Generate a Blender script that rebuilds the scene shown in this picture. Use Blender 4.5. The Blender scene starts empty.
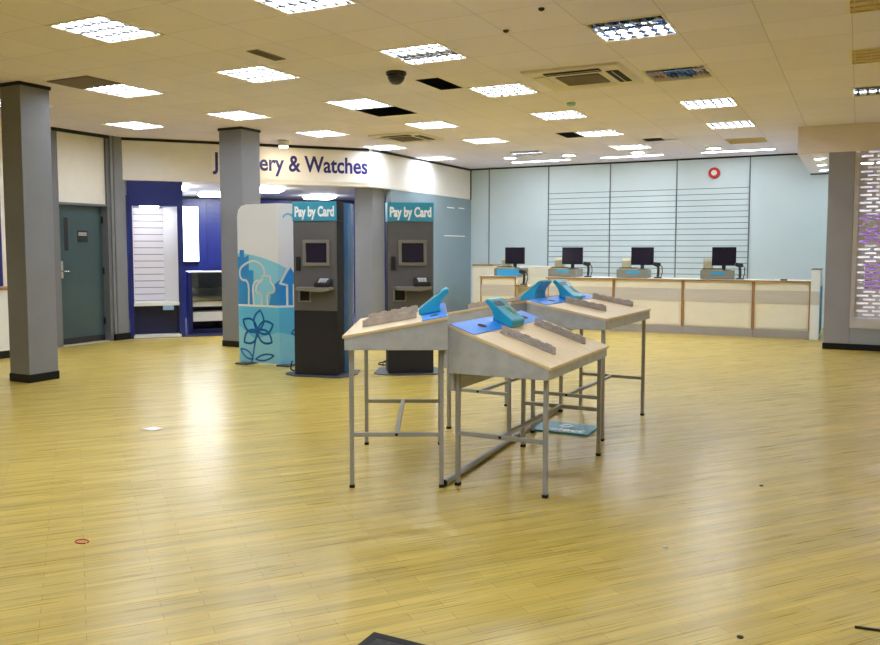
import bpy, bmesh, math, random
from mathutils import Vector, Matrix
random.seed(7)
S = bpy.context.scene
COL = S.collection
PI = math.pi
EYE = 1.366
CZ = 3.046            # ceiling height
FZ = 2.41             # underside of the jewellery fascia
R = math.radians

# ------------------------------------------------------------------ materials
def s2l(c):
    return tuple(((v/255)/12.92 if v/255 <= .04045 else ((v/255+.055)/1.055)**2.4) for v in c)

MATS = {}
def mat(name, rgb=(200,200,200), rough=.5, metal=0., spec=.5, emit=None, estr=0., var=0., vscale=8., bump=0., bscale=60., coat=0., alpha=None, trans=0., stretch=None):
    """procedural principled material; rgb is sRGB 0-255; var = soft noise variation of the colour"""
    if name in MATS: return MATS[name]
    m = bpy.data.materials.new(name); m.use_nodes = True
    nt = m.node_tree; b = nt.nodes['Principled BSDF']
    col = s2l(rgb)
    b.inputs['Base Color'].default_value = (*col, 1)
    b.inputs['Roughness'].default_value = rough
    b.inputs['Metallic'].default_value = metal
    b.inputs['Specular IOR Level'].default_value = spec
    b.inputs['Coat Weight'].default_value = coat
    b.inputs['Transmission Weight'].default_value = trans
    if emit:
        b.inputs['Emission Color'].default_value = (*s2l(emit), 1)
        b.inputs['Emission Strength'].default_value = estr
    if var or bump:
        tc = nt.nodes.new('ShaderNodeTexCoord')
        src = tc.outputs['Object']
        if stretch:
            mp = nt.nodes.new('ShaderNodeMapping'); mp.inputs['Scale'].default_value = stretch
            nt.links.new(src, mp.inputs['Vector']); src = mp.outputs['Vector']
    if var:
        n = nt.nodes.new('ShaderNodeTexNoise'); n.inputs['Scale'].default_value = vscale; n.inputs['Detail'].default_value = 5
        nt.links.new(src, n.inputs['Vector'])
        mx = nt.nodes.new('ShaderNodeMix'); mx.data_type = 'RGBA'
        mx.inputs['A'].default_value = (*[v*(1-var) for v in col], 1)
        mx.inputs['B'].default_value = (*[min(1, v*(1+var)) for v in col], 1)
        rp = nt.nodes.new('ShaderNodeMapRange'); rp.inputs['From Min'].default_value = .3; rp.inputs['From Max'].default_value = .7
        nt.links.new(n.outputs['Fac'], rp.inputs['Value']); nt.links.new(rp.outputs['Result'], mx.inputs['Factor'])
        nt.links.new(mx.outputs['Result'], b.inputs['Base Color'])
    if bump:
        n2 = nt.nodes.new('ShaderNodeTexNoise'); n2.inputs['Scale'].default_value = bscale; n2.inputs['Detail'].default_value = 3
        nt.links.new(src, n2.inputs['Vector'])
        bp = nt.nodes.new('ShaderNodeBump'); bp.inputs['Strength'].default_value = bump; bp.inputs['Distance'].default_value = .002
        nt.links.new(n2.outputs['Fac'], bp.inputs['Height']); nt.links.new(bp.outputs['Normal'], b.inputs['Normal'])
    MATS[name] = m
    return m

def math_node(nt, op, a, b=None, c=None):
    n = nt.nodes.new('ShaderNodeMath'); n.operation = op
    for i, v in enumerate((a, b, c)):
        if v is None: continue
        if isinstance(v, (int, float)): n.inputs[i].default_value = v
        else: nt.links.new(v, n.inputs[i])
    return n.outputs[0]

def floor_mat():
    m = bpy.data.materials.new('maple_strip_floor'); m.use_nodes = True
    nt = m.node_tree; b = nt.nodes['Principled BSDF']; L = nt.links.new
    tc = nt.nodes.new('ShaderNodeTexCoord')
    mp = nt.nodes.new('ShaderNodeMapping'); mp.inputs['Rotation'].default_value = (0, 0, R(-51))
    L(tc.outputs['Object'], mp.inputs['Vector'])
    br = nt.nodes.new('ShaderNodeTexBrick')
    br.offset = .37; br.offset_frequency = 2
    br.inputs['Scale'].default_value = 1
    br.inputs['Brick Width'].default_value = .42; br.inputs['Row Height'].default_value = .062
    br.inputs['Mortar Size'].default_value = .0012; br.inputs['Mortar Smooth'].default_value = .3
    br.inputs['Color1'].default_value = (*s2l(FLOOR_A), 1); br.inputs['Color2'].default_value = (*s2l(FLOOR_B), 1)
    br.inputs['Mortar'].default_value = (*s2l(FLOOR_C), 1)
    L(mp.outputs['Vector'], br.inputs['Vector'])
    # grain along the boards
    mp2 = nt.nodes.new('ShaderNodeMapping'); mp2.inputs['Scale'].default_value = (1.0, 44, 1)
    L(mp.outputs['Vector'], mp2.inputs['Vector'])
    n = nt.nodes.new('ShaderNodeTexNoise'); n.inputs['Scale'].default_value = 2.2; n.inputs['Detail'].default_value = 6
    L(mp2.outputs['Vector'], n.inputs['Vector'])
    # long darker board runs
    mp3 = nt.nodes.new('ShaderNodeMapping'); mp3.inputs['Scale'].default_value = (.3, 10, 1)
    L(mp.outputs['Vector'], mp3.inputs['Vector'])
    n3 = nt.nodes.new('ShaderNodeTexNoise'); n3.inputs['Scale'].default_value = 1.6; n3.inputs['Detail'].default_value = 3
    L(mp3.outputs['Vector'], n3.inputs['Vector'])
    # worn patches
    n4 = nt.nodes.new('ShaderNodeTexNoise'); n4.inputs['Scale'].default_value = .5; n4.inputs['Detail'].default_value = 2
    L(tc.outputs['Object'], n4.inputs['Vector'])
    def mul(src, fac_out, lo, hi, a=.32, z=.68):
        r = nt.nodes.new('ShaderNodeMapRange'); r.inputs['From Min'].default_value = a; r.inputs['From Max'].default_value = z
        r.inputs['To Min'].default_value = lo; r.inputs['To Max'].default_value = hi
        L(fac_out, r.inputs['Value'])
        h = nt.nodes.new('ShaderNodeHueSaturation'); L(r.outputs['Result'], h.inputs['Value']); L(src, h.inputs['Color'])
        return h.outputs['Color']
    c = mul(br.outputs['Color'], n.outputs['Fac'], .88, 1.08)
    c = mul(c, n3.outputs['Fac'], .80, 1.08, .36, .62)
    c = mul(c, n4.outputs['Fac'], .94, 1.05)
    L(c, b.inputs['Base Color'])
    r = nt.nodes.new('ShaderNodeMapRange'); r.inputs['To Min'].default_value = .22; r.inputs['To Max'].default_value = .36
    L(n.outputs['Fac'], r.inputs['Value']); L(r.outputs['Result'], b.inputs['Roughness'])
    b.inputs['Specular IOR Level'].default_value = .5
    bp = nt.nodes.new('ShaderNodeBump'); bp.inputs['Strength'].default_value = .08; bp.inputs['Distance'].default_value = .002
    L(n.outputs['Fac'], bp.inputs['Height']); L(bp.outputs['Normal'], b.inputs['Normal'])
    return m

def ceiling_mat():
    m = bpy.data.materials.new('ceiling_tiles'); m.use_nodes = True
    nt = m.node_tree; b = nt.nodes['Principled BSDF']; L = nt.links.new
    tc = nt.nodes.new('ShaderNodeTexCoord'); sp = nt.nodes.new('ShaderNodeSeparateXYZ'); L(tc.outputs['Object'], sp.inputs[0])
    fx = math_node(nt, 'FRACT', math_node(nt, 'MULTIPLY_ADD', sp.outputs['X'], 1/.6, (5.5+60)/.6 % 1 + 100))
    fy = math_node(nt, 'FRACT', math_node(nt, 'MULTIPLY_ADD', sp.outputs['Y'], 1/.6, (-4.26+60)/.6 % 1 + 100))
    dx = math_node(nt, 'ABSOLUTE', math_node(nt, 'SUBTRACT', fx, .5)); dy = math_node(nt, 'ABSOLUTE', math_node(nt, 'SUBTRACT', fy, .5))
    line = math_node(nt, 'GREATER_THAN', math_node(nt, 'MAXIMUM', dx, dy), .4935)
    vo = nt.nodes.new('ShaderNodeTexWhiteNoise')
    cx = nt.nodes.new('ShaderNodeCombineXYZ')
    L(math_node(nt, 'FLOOR', math_node(nt, 'MULTIPLY_ADD', sp.outputs['X'], 1/.6, (5.5+60)/.6 % 1 + 100)), cx.inputs[0])
    L(math_node(nt, 'FLOOR', math_node(nt, 'MULTIPLY_ADD', sp.outputs['Y'], 1/.6, (-4.26+60)/.6 % 1 + 100)), cx.inputs[1])
    L(cx.outputs[0], vo.inputs['Vector'])
    n = nt.nodes.new('ShaderNodeTexNoise'); n.inputs['Scale'].default_value = .8; n.inputs['Detail'].default_value = 4
    L(tc.outputs['Object'], n.inputs['Vector'])
    val = math_node(nt, 'ADD', math_node(nt, 'MULTIPLY_ADD', vo.outputs['Value'], .06, .96), math_node(nt, 'MULTIPLY_ADD', n.outputs['Fac'], .06, -.03))
    val = math_node(nt, 'SUBTRACT', val, math_node(nt, 'MULTIPLY', line, .26))
    h = nt.nodes.new('ShaderNodeHueSaturation'); h.inputs['Color'].default_value = (*s2l(CEIL), 1)
    L(val, h.inputs['Value']); L(h.outputs['Color'], b.inputs['Base Color'])
    b.inputs['Roughness'].default_value = .9
    n2 = nt.nodes.new('ShaderNodeTexNoise'); n2.inputs['Scale'].default_value = 120
    L(tc.outputs['Object'], n2.inputs['Vector'])
    bp = nt.nodes.new('ShaderNodeBump'); bp.inputs['Strength'].default_value = .15; bp.inputs['Distance'].default_value = .002
    L(n2.outputs['Fac'], bp.inputs['Height']); L(bp.outputs['Normal'], b.inputs['Normal'])
    return m

FLOOR_A, FLOOR_B, FLOOR_C = (204,180,90), (191,165,72), (148,118,50)
CEIL = (236,229,249)
LAMP = 15.0           # radiance of the fluorescent tubes

M = dict(
 floor=floor_mat(), ceiling=ceiling_mat(),
 pillar=mat('pillar_grey', (126,127,131), .45, var=.05, vscale=3, bump=.05),
 skirt=mat('black_skirting', (13,13,14), .5, spec=.3),
 cream=mat('cream_paint', (232,226,212), .6, var=.02),
 white=mat('white_laminate', (236,236,232), .4, var=.015),
 fascia=mat('fascia_white', (240,236,228), .45, var=.02),
 trimblack=mat('shadow_gap_black', (20,20,22), .7),
 backwall=mat('pale_blue_grey_panel', (206,221,226), .35, var=.02, vscale=2),
 joint=mat('panel_joint_grey', (100,114,122), .5),
 glassblue=mat('blue_grey_glass_panel', (138,158,168), .12, spec=.6, var=.03, vscale=1.5),
 navy=mat('navy_panel', (22,36,110), .35, var=.06),
 navydark=mat('dark_navy_panel', (20,26,66), .4),
 carpet=mat('navy_carpet', (58,58,98), .95, var=.15, vscale=40),
 slatgroove=mat('slat_groove',(150,144,152),.6),
 slatwhite=mat('white_slatboard', (232,228,232), .35),
 doorteal=mat('grey_teal_door', (58,80,84), .3, var=.08, vscale=2),
 doorframe=mat('grey_door_frame', (112,112,114), .45, var=.03),
 dark=mat('dark_plastic', (30,30,33), .35, var=.05),
 black=mat('black_void', (12,12,13), .8),
 plenum=mat('plenum_concrete', (60,52,50), .9, var=.2),
 lettering=mat('navy_lettering', (38,30,110), .4),
 whitetext=mat('white_lettering', (245,245,245), .5),
 teal=mat('teal_header', (52,150,180), .35),
 kiosk=mat('kiosk_grey', (90,89,91), .45, var=.04),
 kioskdark=mat('kiosk_black', (29,29,40), .4),
 kioskblue=mat('kiosk_blue_side', (20,92,150), .25), kioskside=mat('kiosk_side_black',(18,20,30),.6,spec=.2),
 kioskframe=mat('kiosk_screen_frame', (122,118,112), .4),
 screen=mat('dark_screen', (36,32,52), .15, spec=.6),
 base=mat('steel_base_plate', (78,80,90), .4, metal=.3),
 printwhite=mat('print_white', (228,228,228), .4),
 printpale=mat('print_pale_blue', (136,204,224), .4),
 printmid=mat('print_mid_blue', (96,188,224), .4),
 printblue=mat('print_blue', (44,140,206), .4),
 printdeep=mat('print_deep_blue', (30,108,186), .4),
 deskgrey=mat('desk_grey', (184,187,188), .45, var=.12, vscale=14, bump=.05),
 wood=mat('pale_maple_top', (234,212,168), .4, var=.08, vscale=6, stretch=(1,8,1)),
 stripblue=mat('bright_blue_strip', (40,138,238), .35, var=.05),
 steel=mat('painted_steel_leg', (164,164,162), .4, metal=.1, var=.05),
 rubber=mat('black_rubber', (18,18,18), .7),
 housing=mat('teal_housing', (40,172,202), .35, var=.06),
 keys=mat('pale_keys', (150,190,150), .5),
 rail=mat('grey_rail', (176,166,158), .45, var=.15, vscale=30),
 railpale=mat('pale_rail_marks', (196,188,176), .5),
 holebrown=mat('cable_hole_brown', (70,46,40), .7),
 counter=mat('cream_counter_panel', (238,232,212), .45, var=.02),
 band=mat('brushed_metal_band', (214,209,202), .38, metal=.35, var=.06, vscale=5, stretch=(.4,1,20)),
 plinth=mat('grey_plinth', (170,164,162), .4, metal=.2),
 beech=mat('beech_edging', (166,124,76), .4, var=.08),
 beige=mat('beige_equipment', (184,178,150), .5, var=.04),
 greybox=mat('grey_equipment', (134,132,118), .5, var=.06),
 bluelabel=mat('blue_label', (52,158,206), .4),
 monitor=mat('black_monitor', (14,14,18), .22),
 louvre=mat('louvre_blades',(74,72,72),.5),
 reflected_blue=mat('reflected_blue',(40,104,206),.25), reflected_deep=mat('reflected_deep_blue',(24,58,150),.25), reflected_peach=mat('reflected_peach',(214,176,156),.3), reflected_grey=mat('reflected_grey',(96,92,96),.3), reflected_cyan=mat('reflected_cyan',(72,164,206),.25),  # colours of the reflections in the unlit mirrored louvres
 alum=mat('louvre_aluminium', (225,225,228), .3, metal=.6),
 tray=mat('light_tray_white', (238,238,236), .5),
 tube=mat('lit_tube', (255,255,255), .5, emit=(226,236,255), estr=LAMP),
 tubeoff=mat('unlit_tube', (215,215,212), .4),
 trayblue=mat('blue_reflection_tray', (40,96,190), .25, var=.5, vscale=14),  # blue reflection put into the tray colour
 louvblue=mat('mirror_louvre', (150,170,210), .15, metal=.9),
 beigediff=mat('aged_diffuser', (208,186,128), .5, var=.12, vscale=14),
 downl=mat('downlight_lens', (255,255,255), .5, emit=(240,246,255), estr=26.),
 slotl=mat('slot_light_lens', (255,255,255), .5, emit=(240,246,255), estr=18.),
 boxl=mat('lightbox_face', (255,255,255), .5, emit=(235,245,255), estr=2.6),
 spotl=mat('spot_lens', (255,255,255), .5, emit=(255,240,214), estr=60.),
 acplastic=mat('cassette_plastic', (222,212,196), .5),
 acgrille=mat('cassette_grille', (104,92,76), .6),
 ventm=mat('vent_brown', (140,124,104), .6),
 chrome=mat('chrome', (200,200,205), .15, metal=1.),
 dome=mat('smoked_dome', (40,34,34), .1, spec=.7),
 red=mat('red_plastic', (200,34,30), .4),
 signteal=mat('teal_floor_sign', (60,150,172), .35, var=.06),
 paper=mat('white_paper', (240,240,240), .6),
 redband=mat('red_rubber_band', (190,50,40), .5),
 matm=mat('dark_mat', (66,64,62), .9, var=.35, vscale=60, bump=.6, bscale=200),
 shutter=mat('shutter_slat', (196,194,208), .4, metal=.0, var=.04),
 shutterframe=mat('shutter_frame', (206,204,210), .4, metal=.1),
 mall=mat('mall_white', (245,245,250), .6),
 purple=mat('purple_poster', (150,90,190), .5, var=.2, vscale=4),
 glass=mat('clear_glass', (235,245,245), .03, trans=1.),
 thresh=mat('pale_threshold', (200,196,186), .5),
 sealant=mat('dirt', (60,48,34), .9),
 wallgrey=mat('grey_blue_wall', (150,156,166), .5),
)

# ------------------------------------------------------------------ mesh builder
class MB:
    """collects shapes; every shape may carry its own material slot"""
    def __init__(s): s.bm = bmesh.new(); s.mats = []
    def _slot(s, m):
        if m not in s.mats: s.mats.append(m)
        return s.mats.index(m)
    def _new(s, vs, faces, m, T=None):
        T = T or Matrix()
        v = [s.bm.verts.new(T @ Vector(p)) for p in vs]
        k = s._slot(m)
        for f in faces:
            try:
                fc = s.bm.faces.new([v[i] for i in f]); fc.material_index = k
            except ValueError: pass
        return v
    def box(s, lo, hi, m, T=None):
        (a,b,c),(d,e,f) = lo, hi
        s._new([(a,b,c),(d,b,c),(d,e,c),(a,e,c),(a,b,f),(d,b,f),(d,e,f),(a,e,f)],
               [(0,3,2,1),(4,5,6,7),(0,1,5,4),(1,2,6,5),(2,3,7,6),(3,0,4,7)], m, T); return s
    def prism(s, poly, axis, lo, hi, m, T=None):
        """extrude polygon (u,v) along axis: 'y' -> (u=x,v=z); 'x' -> (u=y,v=z); 'z' -> (u=x,v=y)"""
        def P(u, v, w): return {'y':(u,w,v),'x':(w,u,v),'z':(u,v,w)}[axis]
        n = len(poly)
        vs = [P(u,v,lo) for u,v in poly]+[P(u,v,hi) for u,v in poly]
        fs = [tuple(range(n)), tuple(range(2*n-1, n-1, -1))]+[(i,(i+1)%n,n+(i+1)%n,n+i) for i in range(n)]
        s._new(vs, fs, m, T); return s
    def bar(s, p, q, w, m, h=None, up=(0,0,1)):
        p, q = Vector(p), Vector(q); d = (q-p); L = d.length; d.normalize(); u = Vector(up)
        if abs(d.dot(u)) > .98: u = Vector((1,0,0))
        x = d.cross(u).normalized(); y = x.cross(d).normalized(); h = h or w
        vs = []
        for t in (0, L):
            for a, b in ((-1,-1),(1,-1),(1,1),(-1,1)):
                vs.append(p+d*t+x*a*w/2+y*b*h/2)
        s._new(vs, [(0,1,2,3),(7,6,5,4),(0,4,5,1),(1,5,6,2),(2,6,7,3),(3,7,4,0)], m); return s
    def tube(s, pts, r, m, n=10, cap=True):
        pts = [Vector(p) for p in pts]; rings = []
        for i, p in enumerate(pts):
            d = (pts[min(i+1,len(pts)-1)]-pts[max(i-1,0)]).normalized()
            u = Vector((0,0,1)) if abs(d.z) < .9 else Vector((1,0,0))
            x = d.cross(u).normalized(); y = x.cross(d).normalized()
            rings.append([p+x*r*math.cos(2*PI*k/n)+y*r*math.sin(2*PI*k/n) for k in range(n)])
        vs = [v for r_ in rings for v in r_]; fs = []
        for i in range(len(pts)-1):
            for k in range(n):
                fs.append((i*n+k, i*n+(k+1)%n, (i+1)*n+(k+1)%n, (i+1)*n+k))
        if cap: fs += [tuple(range(n-1,-1,-1)), tuple(range((len(pts)-1)*n, len(pts)*n))]
        s._new(vs, fs, m); return s
    def lathe(s, prof, m, n=24, T=None):
        vs = []; fs = []
        for r, z in prof:
            vs += [(r*math.cos(2*PI*k/n), r*math.sin(2*PI*k/n), z) for k in range(n)]
        for i in range(len(prof)-1):
            for k in range(n):
                fs.append((i*n+k, i*n+(k+1)%n, (i+1)*n+(k+1)%n, (i+1)*n+k))
        fs += [tuple(range(n)), tuple(range(len(prof)*n-1, (len(prof)-1)*n-1, -1))]
        s._new(vs, fs, m, T); return s
    def poly(s, pts, m):
        s._new(pts, [tuple(range(len(pts)))], m); return s
    def text(s, body, size, m, T, xs=1., bold=.0, extrude=.003, align='CENTER'):
        cu = bpy.data.curves.new('t', 'FONT'); cu.body = body; cu.size = size; cu.extrude = extrude
        cu.align_x = align; cu.align_y = 'CENTER'; cu.offset = bold; cu.resolution_u = 4
        o = bpy.data.objects.new('t', cu); COL.objects.link(o)
        dg = bpy.context.evaluated_depsgraph_get(); dg.update()
        me = bpy.data.meshes.new_from_object(o.evaluated_get(dg))
        TT = T @ Matrix.Diagonal((xs,1,1,1))
        k = s._slot(m); vs = [s.bm.verts.new(TT @ v.co) for v in me.vertices]
        for p in me.polygons:
            try: f = s.bm.faces.new([vs[i] for i in p.vertices]); f.material_index = k
            except ValueError: pass
        bpy.data.objects.remove(o); bpy.data.curves.remove(cu); bpy.data.meshes.remove(me); return s
    def build(s, name, parent=None, bevel=0., smooth=False, **tags):
        bmesh.ops.recalc_face_normals(s.bm, faces=s.bm.faces)
        me = bpy.data.meshes.new(name); s.bm.to_mesh(me); s.bm.free()
        for m in s.mats: me.materials.append(m)
        o = bpy.data.objects.new(name, me); COL.objects.link(o)
        if parent is not None: o.parent = parent
        if smooth:
            for p in me.polygons: p.use_smooth = True
        if bevel:
            b = o.modifiers.new('bevel', 'BEVEL'); b.width = bevel; b.segments = 2; b.limit_method = 'ANGLE'; b.angle_limit = R(40)
        for k, v in tags.items(): o[k] = v
        return o

def thing(name, label, cat, loc=(0,0,0), rz=0., group=None):
    o = bpy.data.objects.new(name, None); COL.objects.link(o)
    o.location = loc; o.rotation_euler = (0,0,rz); o.empty_display_size = .1
    o['label'] = label; o['category'] = cat
    if group: o['group'] = group
    return o
def tag(o, label, cat, group=None):
    o['label'] = label; o['category'] = cat
    if group: o['group'] = group
    return o
def struct(o, label=None):
    o['kind'] = 'structure'
    if label: o['label'] = label
    return o
def kids(o): return [c for c in COL.objects if c.parent == o]
def dup(o, loc, rz=None, label=None, parent=None):
    c = o.copy(); COL.objects.link(c); c.parent = parent
    if parent is None:
        c.location = loc
        if rz is not None: c.rotation_euler = (0,0,rz)
        if label: c['label'] = label
    for k in kids(o): dup(k, None, parent=c)
    return c
def upright(loc, rz=0.):   # text plane facing local -Y, turned by rz
    return Matrix.Translation(loc) @ Matrix.Rotation(rz,4,'Z') @ Matrix.Rotation(PI/2,4,'X')

# ------------------------------------------------------------------ camera
cam = bpy.data.cameras.new('camera'); co = bpy.data.objects.new('camera', cam); COL.objects.link(co)
cam.sensor_width = 36; cam.lens = 820/880*36; cam.shift_y = (308-322.5)/880
co.location = (0,0,EYE)
co.rotation_euler = (PI/2-math.atan(58.5/820), 0, .4715)
cam.clip_start = .05
S.camera = co

# ------------------------------------------------------------------ floor and ceiling
o = MB().poly([(-15,-3.2,0),(3.2,-3.2,0),(3.2,17.5,0),(-15,17.5,0)], M['floor']).build('floor'); struct(o)

FA = Vector((-9.9,8.93)); FB = Vector((-7.35,11.8))
FU = (FB-FA).normalized(); FN = Vector((-FU.y, FU.x))           # along the fascia, and inwards
FLEN = (FB-FA).length; FANG = math.atan2(FU.y, FU.x)
def F2(u, n=0.): p = FA+FU*u+FN*n; return (p.x, p.y)

# ceiling lights: (x, y, state)
G = [-8.8,-7.0,-5.2,-3.4,-1.6,.17]; Y0 = 4.56
gy = lambda j: Y0+1.8*j
LIGHTS = []
def add(i, j, st, lab): LIGHTS.append((G[i], gy(j), st, lab))
add(0,1,'on','lit louvred ceiling light nearest the top of the grey pillar at the left edge')
add(0,2,'on','lit louvred ceiling light above the grey-teal door')
add(1,1,'on','lit louvred ceiling light with a dark strip opening beside it')
add(1,2,'on','lit louvred ceiling light between the two tall grey pillars, left of the flower panel')
add(1,3,'on','lit louvred ceiling light just in front of the word Watches on the sign')
add(1,5,'on','lit louvred ceiling light closest to the white fascia return, near the back wall')
add(1,4,'on','lit louvred ceiling light partly hidden at the corner of the white fascia')
add(2,0,'on','large lit louvred ceiling light high above the left pillar')
add(2,1,'on','lit louvred ceiling light beside the small brown vent grille')
add(2,2,'on','lit louvred ceiling light next to the black missing-tile opening')
add(2,3,'on','lit louvred ceiling light between the missing-tile opening and the rear air cassette')
add(2,4,'on','lit louvred ceiling light second from the back in the row with the rear air cassette')
add(2,5,'dim','mostly unlit louvred light near the left end of the back wall downlights')
add(3,0,'on','lit louvred ceiling light cut off by the top edge of the picture')
add(3,1,'gap','louvred ceiling light with one dark tube row, beside the dome camera')
add(3,2,'on','lit louvred ceiling light left of the big air cassette')
add(3,3,'on','lit louvred ceiling light behind the big air cassette')
add(3,4,'on','lit louvred ceiling light with a dark tile opening at its left side')
add(3,5,'on','lit louvred ceiling light above the third downlight at the back wall')
add(4,1,'half','blue mirrored ceiling light with only its near rows lit')
add(4,2,'blue','unlit blue mirrored ceiling light right of the big air cassette')
add(4,3,'on','lit louvred ceiling light behind the unlit blue one')
add(4,4,'on','lit louvred ceiling light two behind the unlit blue one')
add(4,5,'aged','unlit yellowed louvre panel near the back wall slot light')
add(5,1,'aged','yellowed unlit ceiling panel at the top right corner')
add(5,2,'aged','yellowed unlit ceiling panel at the right edge, middle of three')
add(5,3,'dim','silver louvred ceiling light at the right edge above the shutter')
for x in (-5.2,-3.4,-1.6,.17): LIGHTS.append((x, gy(-1), 'on', 'lit louvred ceiling light behind the viewer'))
for x in (-5.2,-1.6): LIGHTS.append((x, gy(-2), 'on', 'lit louvred ceiling light behind the viewer'))
LIGHTS.append((1.97, gy(2), 'on', 'lit louvred ceiling light beyond the right edge'))
LIGHTS.append((1.97, gy(0), 'on', 'lit louvred ceiling light beyond the right edge'))

HOLES = [(x-.29,y-.29,x+.29,y+.29) for x,y,_,_ in LIGHTS]
OPEN = [(-3.99,7.27,-3.73,7.85), (-5.48,8.47,-4.92,9.05), (-3.98,11.47,-3.71,12.05), (-3.0,12.66,-2.72,12.98)]
HOLES += OPEN
def ceiling_mesh(x0,y0,x1,y1,holes,z,m):
    mb = MB()
    xs = sorted({x0,x1,*[h[0] for h in holes],*[h[2] for h in holes]}); ys = sorted({y0,y1,*[h[1] for h in holes],*[h[3] for h in holes]})
    vid = {}
    k = mb._slot(m)
    def V(x,y):
        if (x,y) not in vid: vid[(x,y)] = mb.bm.verts.new((x,y,z))
        return vid[(x,y)]
    for a,b in zip(xs,xs[1:]):
        for c,d in zip(ys,ys[1:]):
            cx,cy = (a+b)/2,(c+d)/2
            if any(h[0]<cx<h[2] and h[1]<cy<h[3] for h in holes): continue
            mb.bm.faces.new([V(a,c),V(a,d),V(b,d),V(b,c)])
    return mb
o = ceiling_mesh(-15,-3.2,3.2,17.5,HOLES,CZ,M['ceiling']).build('ceiling'); struct(o)
o = MB().box((-15,-3.2,CZ+.45),(3.2,17.5,CZ+.5),M['plenum']).build('ceiling_slab'); struct(o)

def make_light(state):
    t = thing('ceiling_light', '', 'ceiling light', (0,0,CZ), 0, 'louvred ceiling lights')
    h = .28
    lit = state in ('on','gap','half','dim')
    if state == 'aged':
        MB().box((-h,-h,-.004),(h,h,.012),M['beigediff']).build('diffuser', t)
        mb = MB()
        for k in range(5): mb.box((-h,-h+.02+k*.126,-.012),(h,-h+.032+k*.126,-.004),M['beigediff'])
        for k in range(5): mb.box((-h+.02+k*.126,-h,-.014),(-h+.03+k*.126,h,-.0045),M['beigediff'])
        mb.build('louvre', t)
    else:
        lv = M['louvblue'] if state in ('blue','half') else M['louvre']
        mb = MB()
        mb.box((-h,-h,.055),(h,h,.065),M['tray'])
        for a,b,c,d in ((-h,-h,h,-h+.006),(-h,h-.006,h,h),(-h,-h,-h+.006,h),(h-.006,-h,h,h)): mb.box((a,b,0),(c,d,.055),M['tray'])
        if state in ('blue','half'):      # reflections in the mirrored louvre, painted as coloured cells
            rr = random.Random(3); reflected = [M[k] for k in ('reflected_blue','reflected_deep','reflected_peach','reflected_grey','reflected_cyan')]
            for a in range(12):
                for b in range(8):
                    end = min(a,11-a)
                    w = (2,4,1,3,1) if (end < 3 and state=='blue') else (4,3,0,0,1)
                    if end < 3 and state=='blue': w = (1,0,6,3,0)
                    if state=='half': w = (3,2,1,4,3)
                    m_ = rr.choices(reflected, w)[0]
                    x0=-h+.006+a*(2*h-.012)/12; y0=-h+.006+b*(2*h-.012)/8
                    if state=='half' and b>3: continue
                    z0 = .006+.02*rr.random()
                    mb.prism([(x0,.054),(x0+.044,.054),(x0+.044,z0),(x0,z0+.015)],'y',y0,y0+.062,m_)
        mb.build('tray', t)
        for k in range(4):
            y = -.21+.14*k
            on = lit and not (state=='gap' and k==2) and not (state=='half' and k<2) and not (state=='dim' and k!=2)
            if state in ('blue','half') and not on: continue
            MB().prism([(y-.052,.030),(y+.052,.030),(y+.03,.016),(y-.03,.016)],'x',-.272,.272,M['tube'] if on else M['tubeoff']).build('tube_lens', t)
        mb = MB()
        for k in (range(1,4) if state!='blue' else (1,)):     # V ridges between the tubes
            y = -h+.14*k
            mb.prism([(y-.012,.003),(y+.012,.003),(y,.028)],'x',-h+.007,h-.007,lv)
        for k in range(0,6):   # cross blades, wider towards the ridges
            x = -h+2*h/6*(k+.5)
            for q in range(4):
                y=-.21+.14*q
                if state=='blue': continue
                hw = .034 if state=='half' else .017
                for sgn in (-1,1):
                    mb.prism([(x-.003,y),(x+.003,y),(x+hw,y+sgn*.066),(x-hw,y+sgn*.066)],'z',.004,.014,(M['reflected_deep'],M['reflected_grey'])[(q+k)%2] if state=='half' else lv)  # half-lit blades carry the blue and grey reflection colours
        mb.build('louvre', t)
    mb = MB()
    e=.3
    for a,b,c,d in ((-e,-e,e,-h),(-e,h,e,e),(-e,-h,-h,h),(h,-h,e,h)): mb.box((a,b,-.006),(c,d,.002),M['cream'])
    mb.build('frame', t)
    return t
proto = {}
for x,y,st,lab in LIGHTS:
    if st not in proto:
        p = proto[st] = make_light(st); p.location = (x,y,CZ); p['label'] = lab
    else: dup(proto[st], (x,y,CZ), None, lab)

# linear slots and round downlights by the back wall
for x0,x1,lab in ((-6.0,-4.85,'thin white slot light above the first computer'),(-4.26,-3.14,'thin white slot light above the middle computers'),(-2.48,-1.3,'thin white slot light above the red alarm sounder')):
    t = thing('slot_light', lab, 'ceiling light', ((x0+x1)/2,14.83,CZ), 0, 'slot lights along the back wall')
    w = (x1-x0)/2
    MB().box((-w,-.045,-.012),(w,.045,0),M['cream']).build('frame', t)
    MB().box((-w+.01,-.03,-.016),(w-.01,.03,-.0122),M['slotl']).build('lens', t)
d0 = None
for x,y,lab in ((-5.75,14.1,'round downlight above the first computer, at the left of its row'),(-4.66,14.2,'round downlight above the second computer'),(-3.46,14.32,'round downlight above the third computer'),(-2.2,14.3,'round downlight above the fourth computer')):
    if d0 is None:
        d0 = t = thing('downlight', lab, 'downlight', (x,y,CZ), 0, 'round downlights near the back wall')
        MB().lathe([(.12,0),(.145,0),(.145,-.012),(.12,-.014)],M['white']).build('rim', t, smooth=True)
        MB().lathe([(.119,-.002),(.119,-.012),(.04,-.022)],M['downl']).build('lens', t)
    else: dup(d0, (x,y,CZ), None, lab)
t = thing('surface_spotlight', 'small white spotlight with a lit lens on the ceiling above the sign', 'spotlight', (-8.0,10.35,CZ))
MB().lathe([(.09,0),(.09,-.05),(.07,-.09)],M['white']).build('housing', t, smooth=True)
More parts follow.
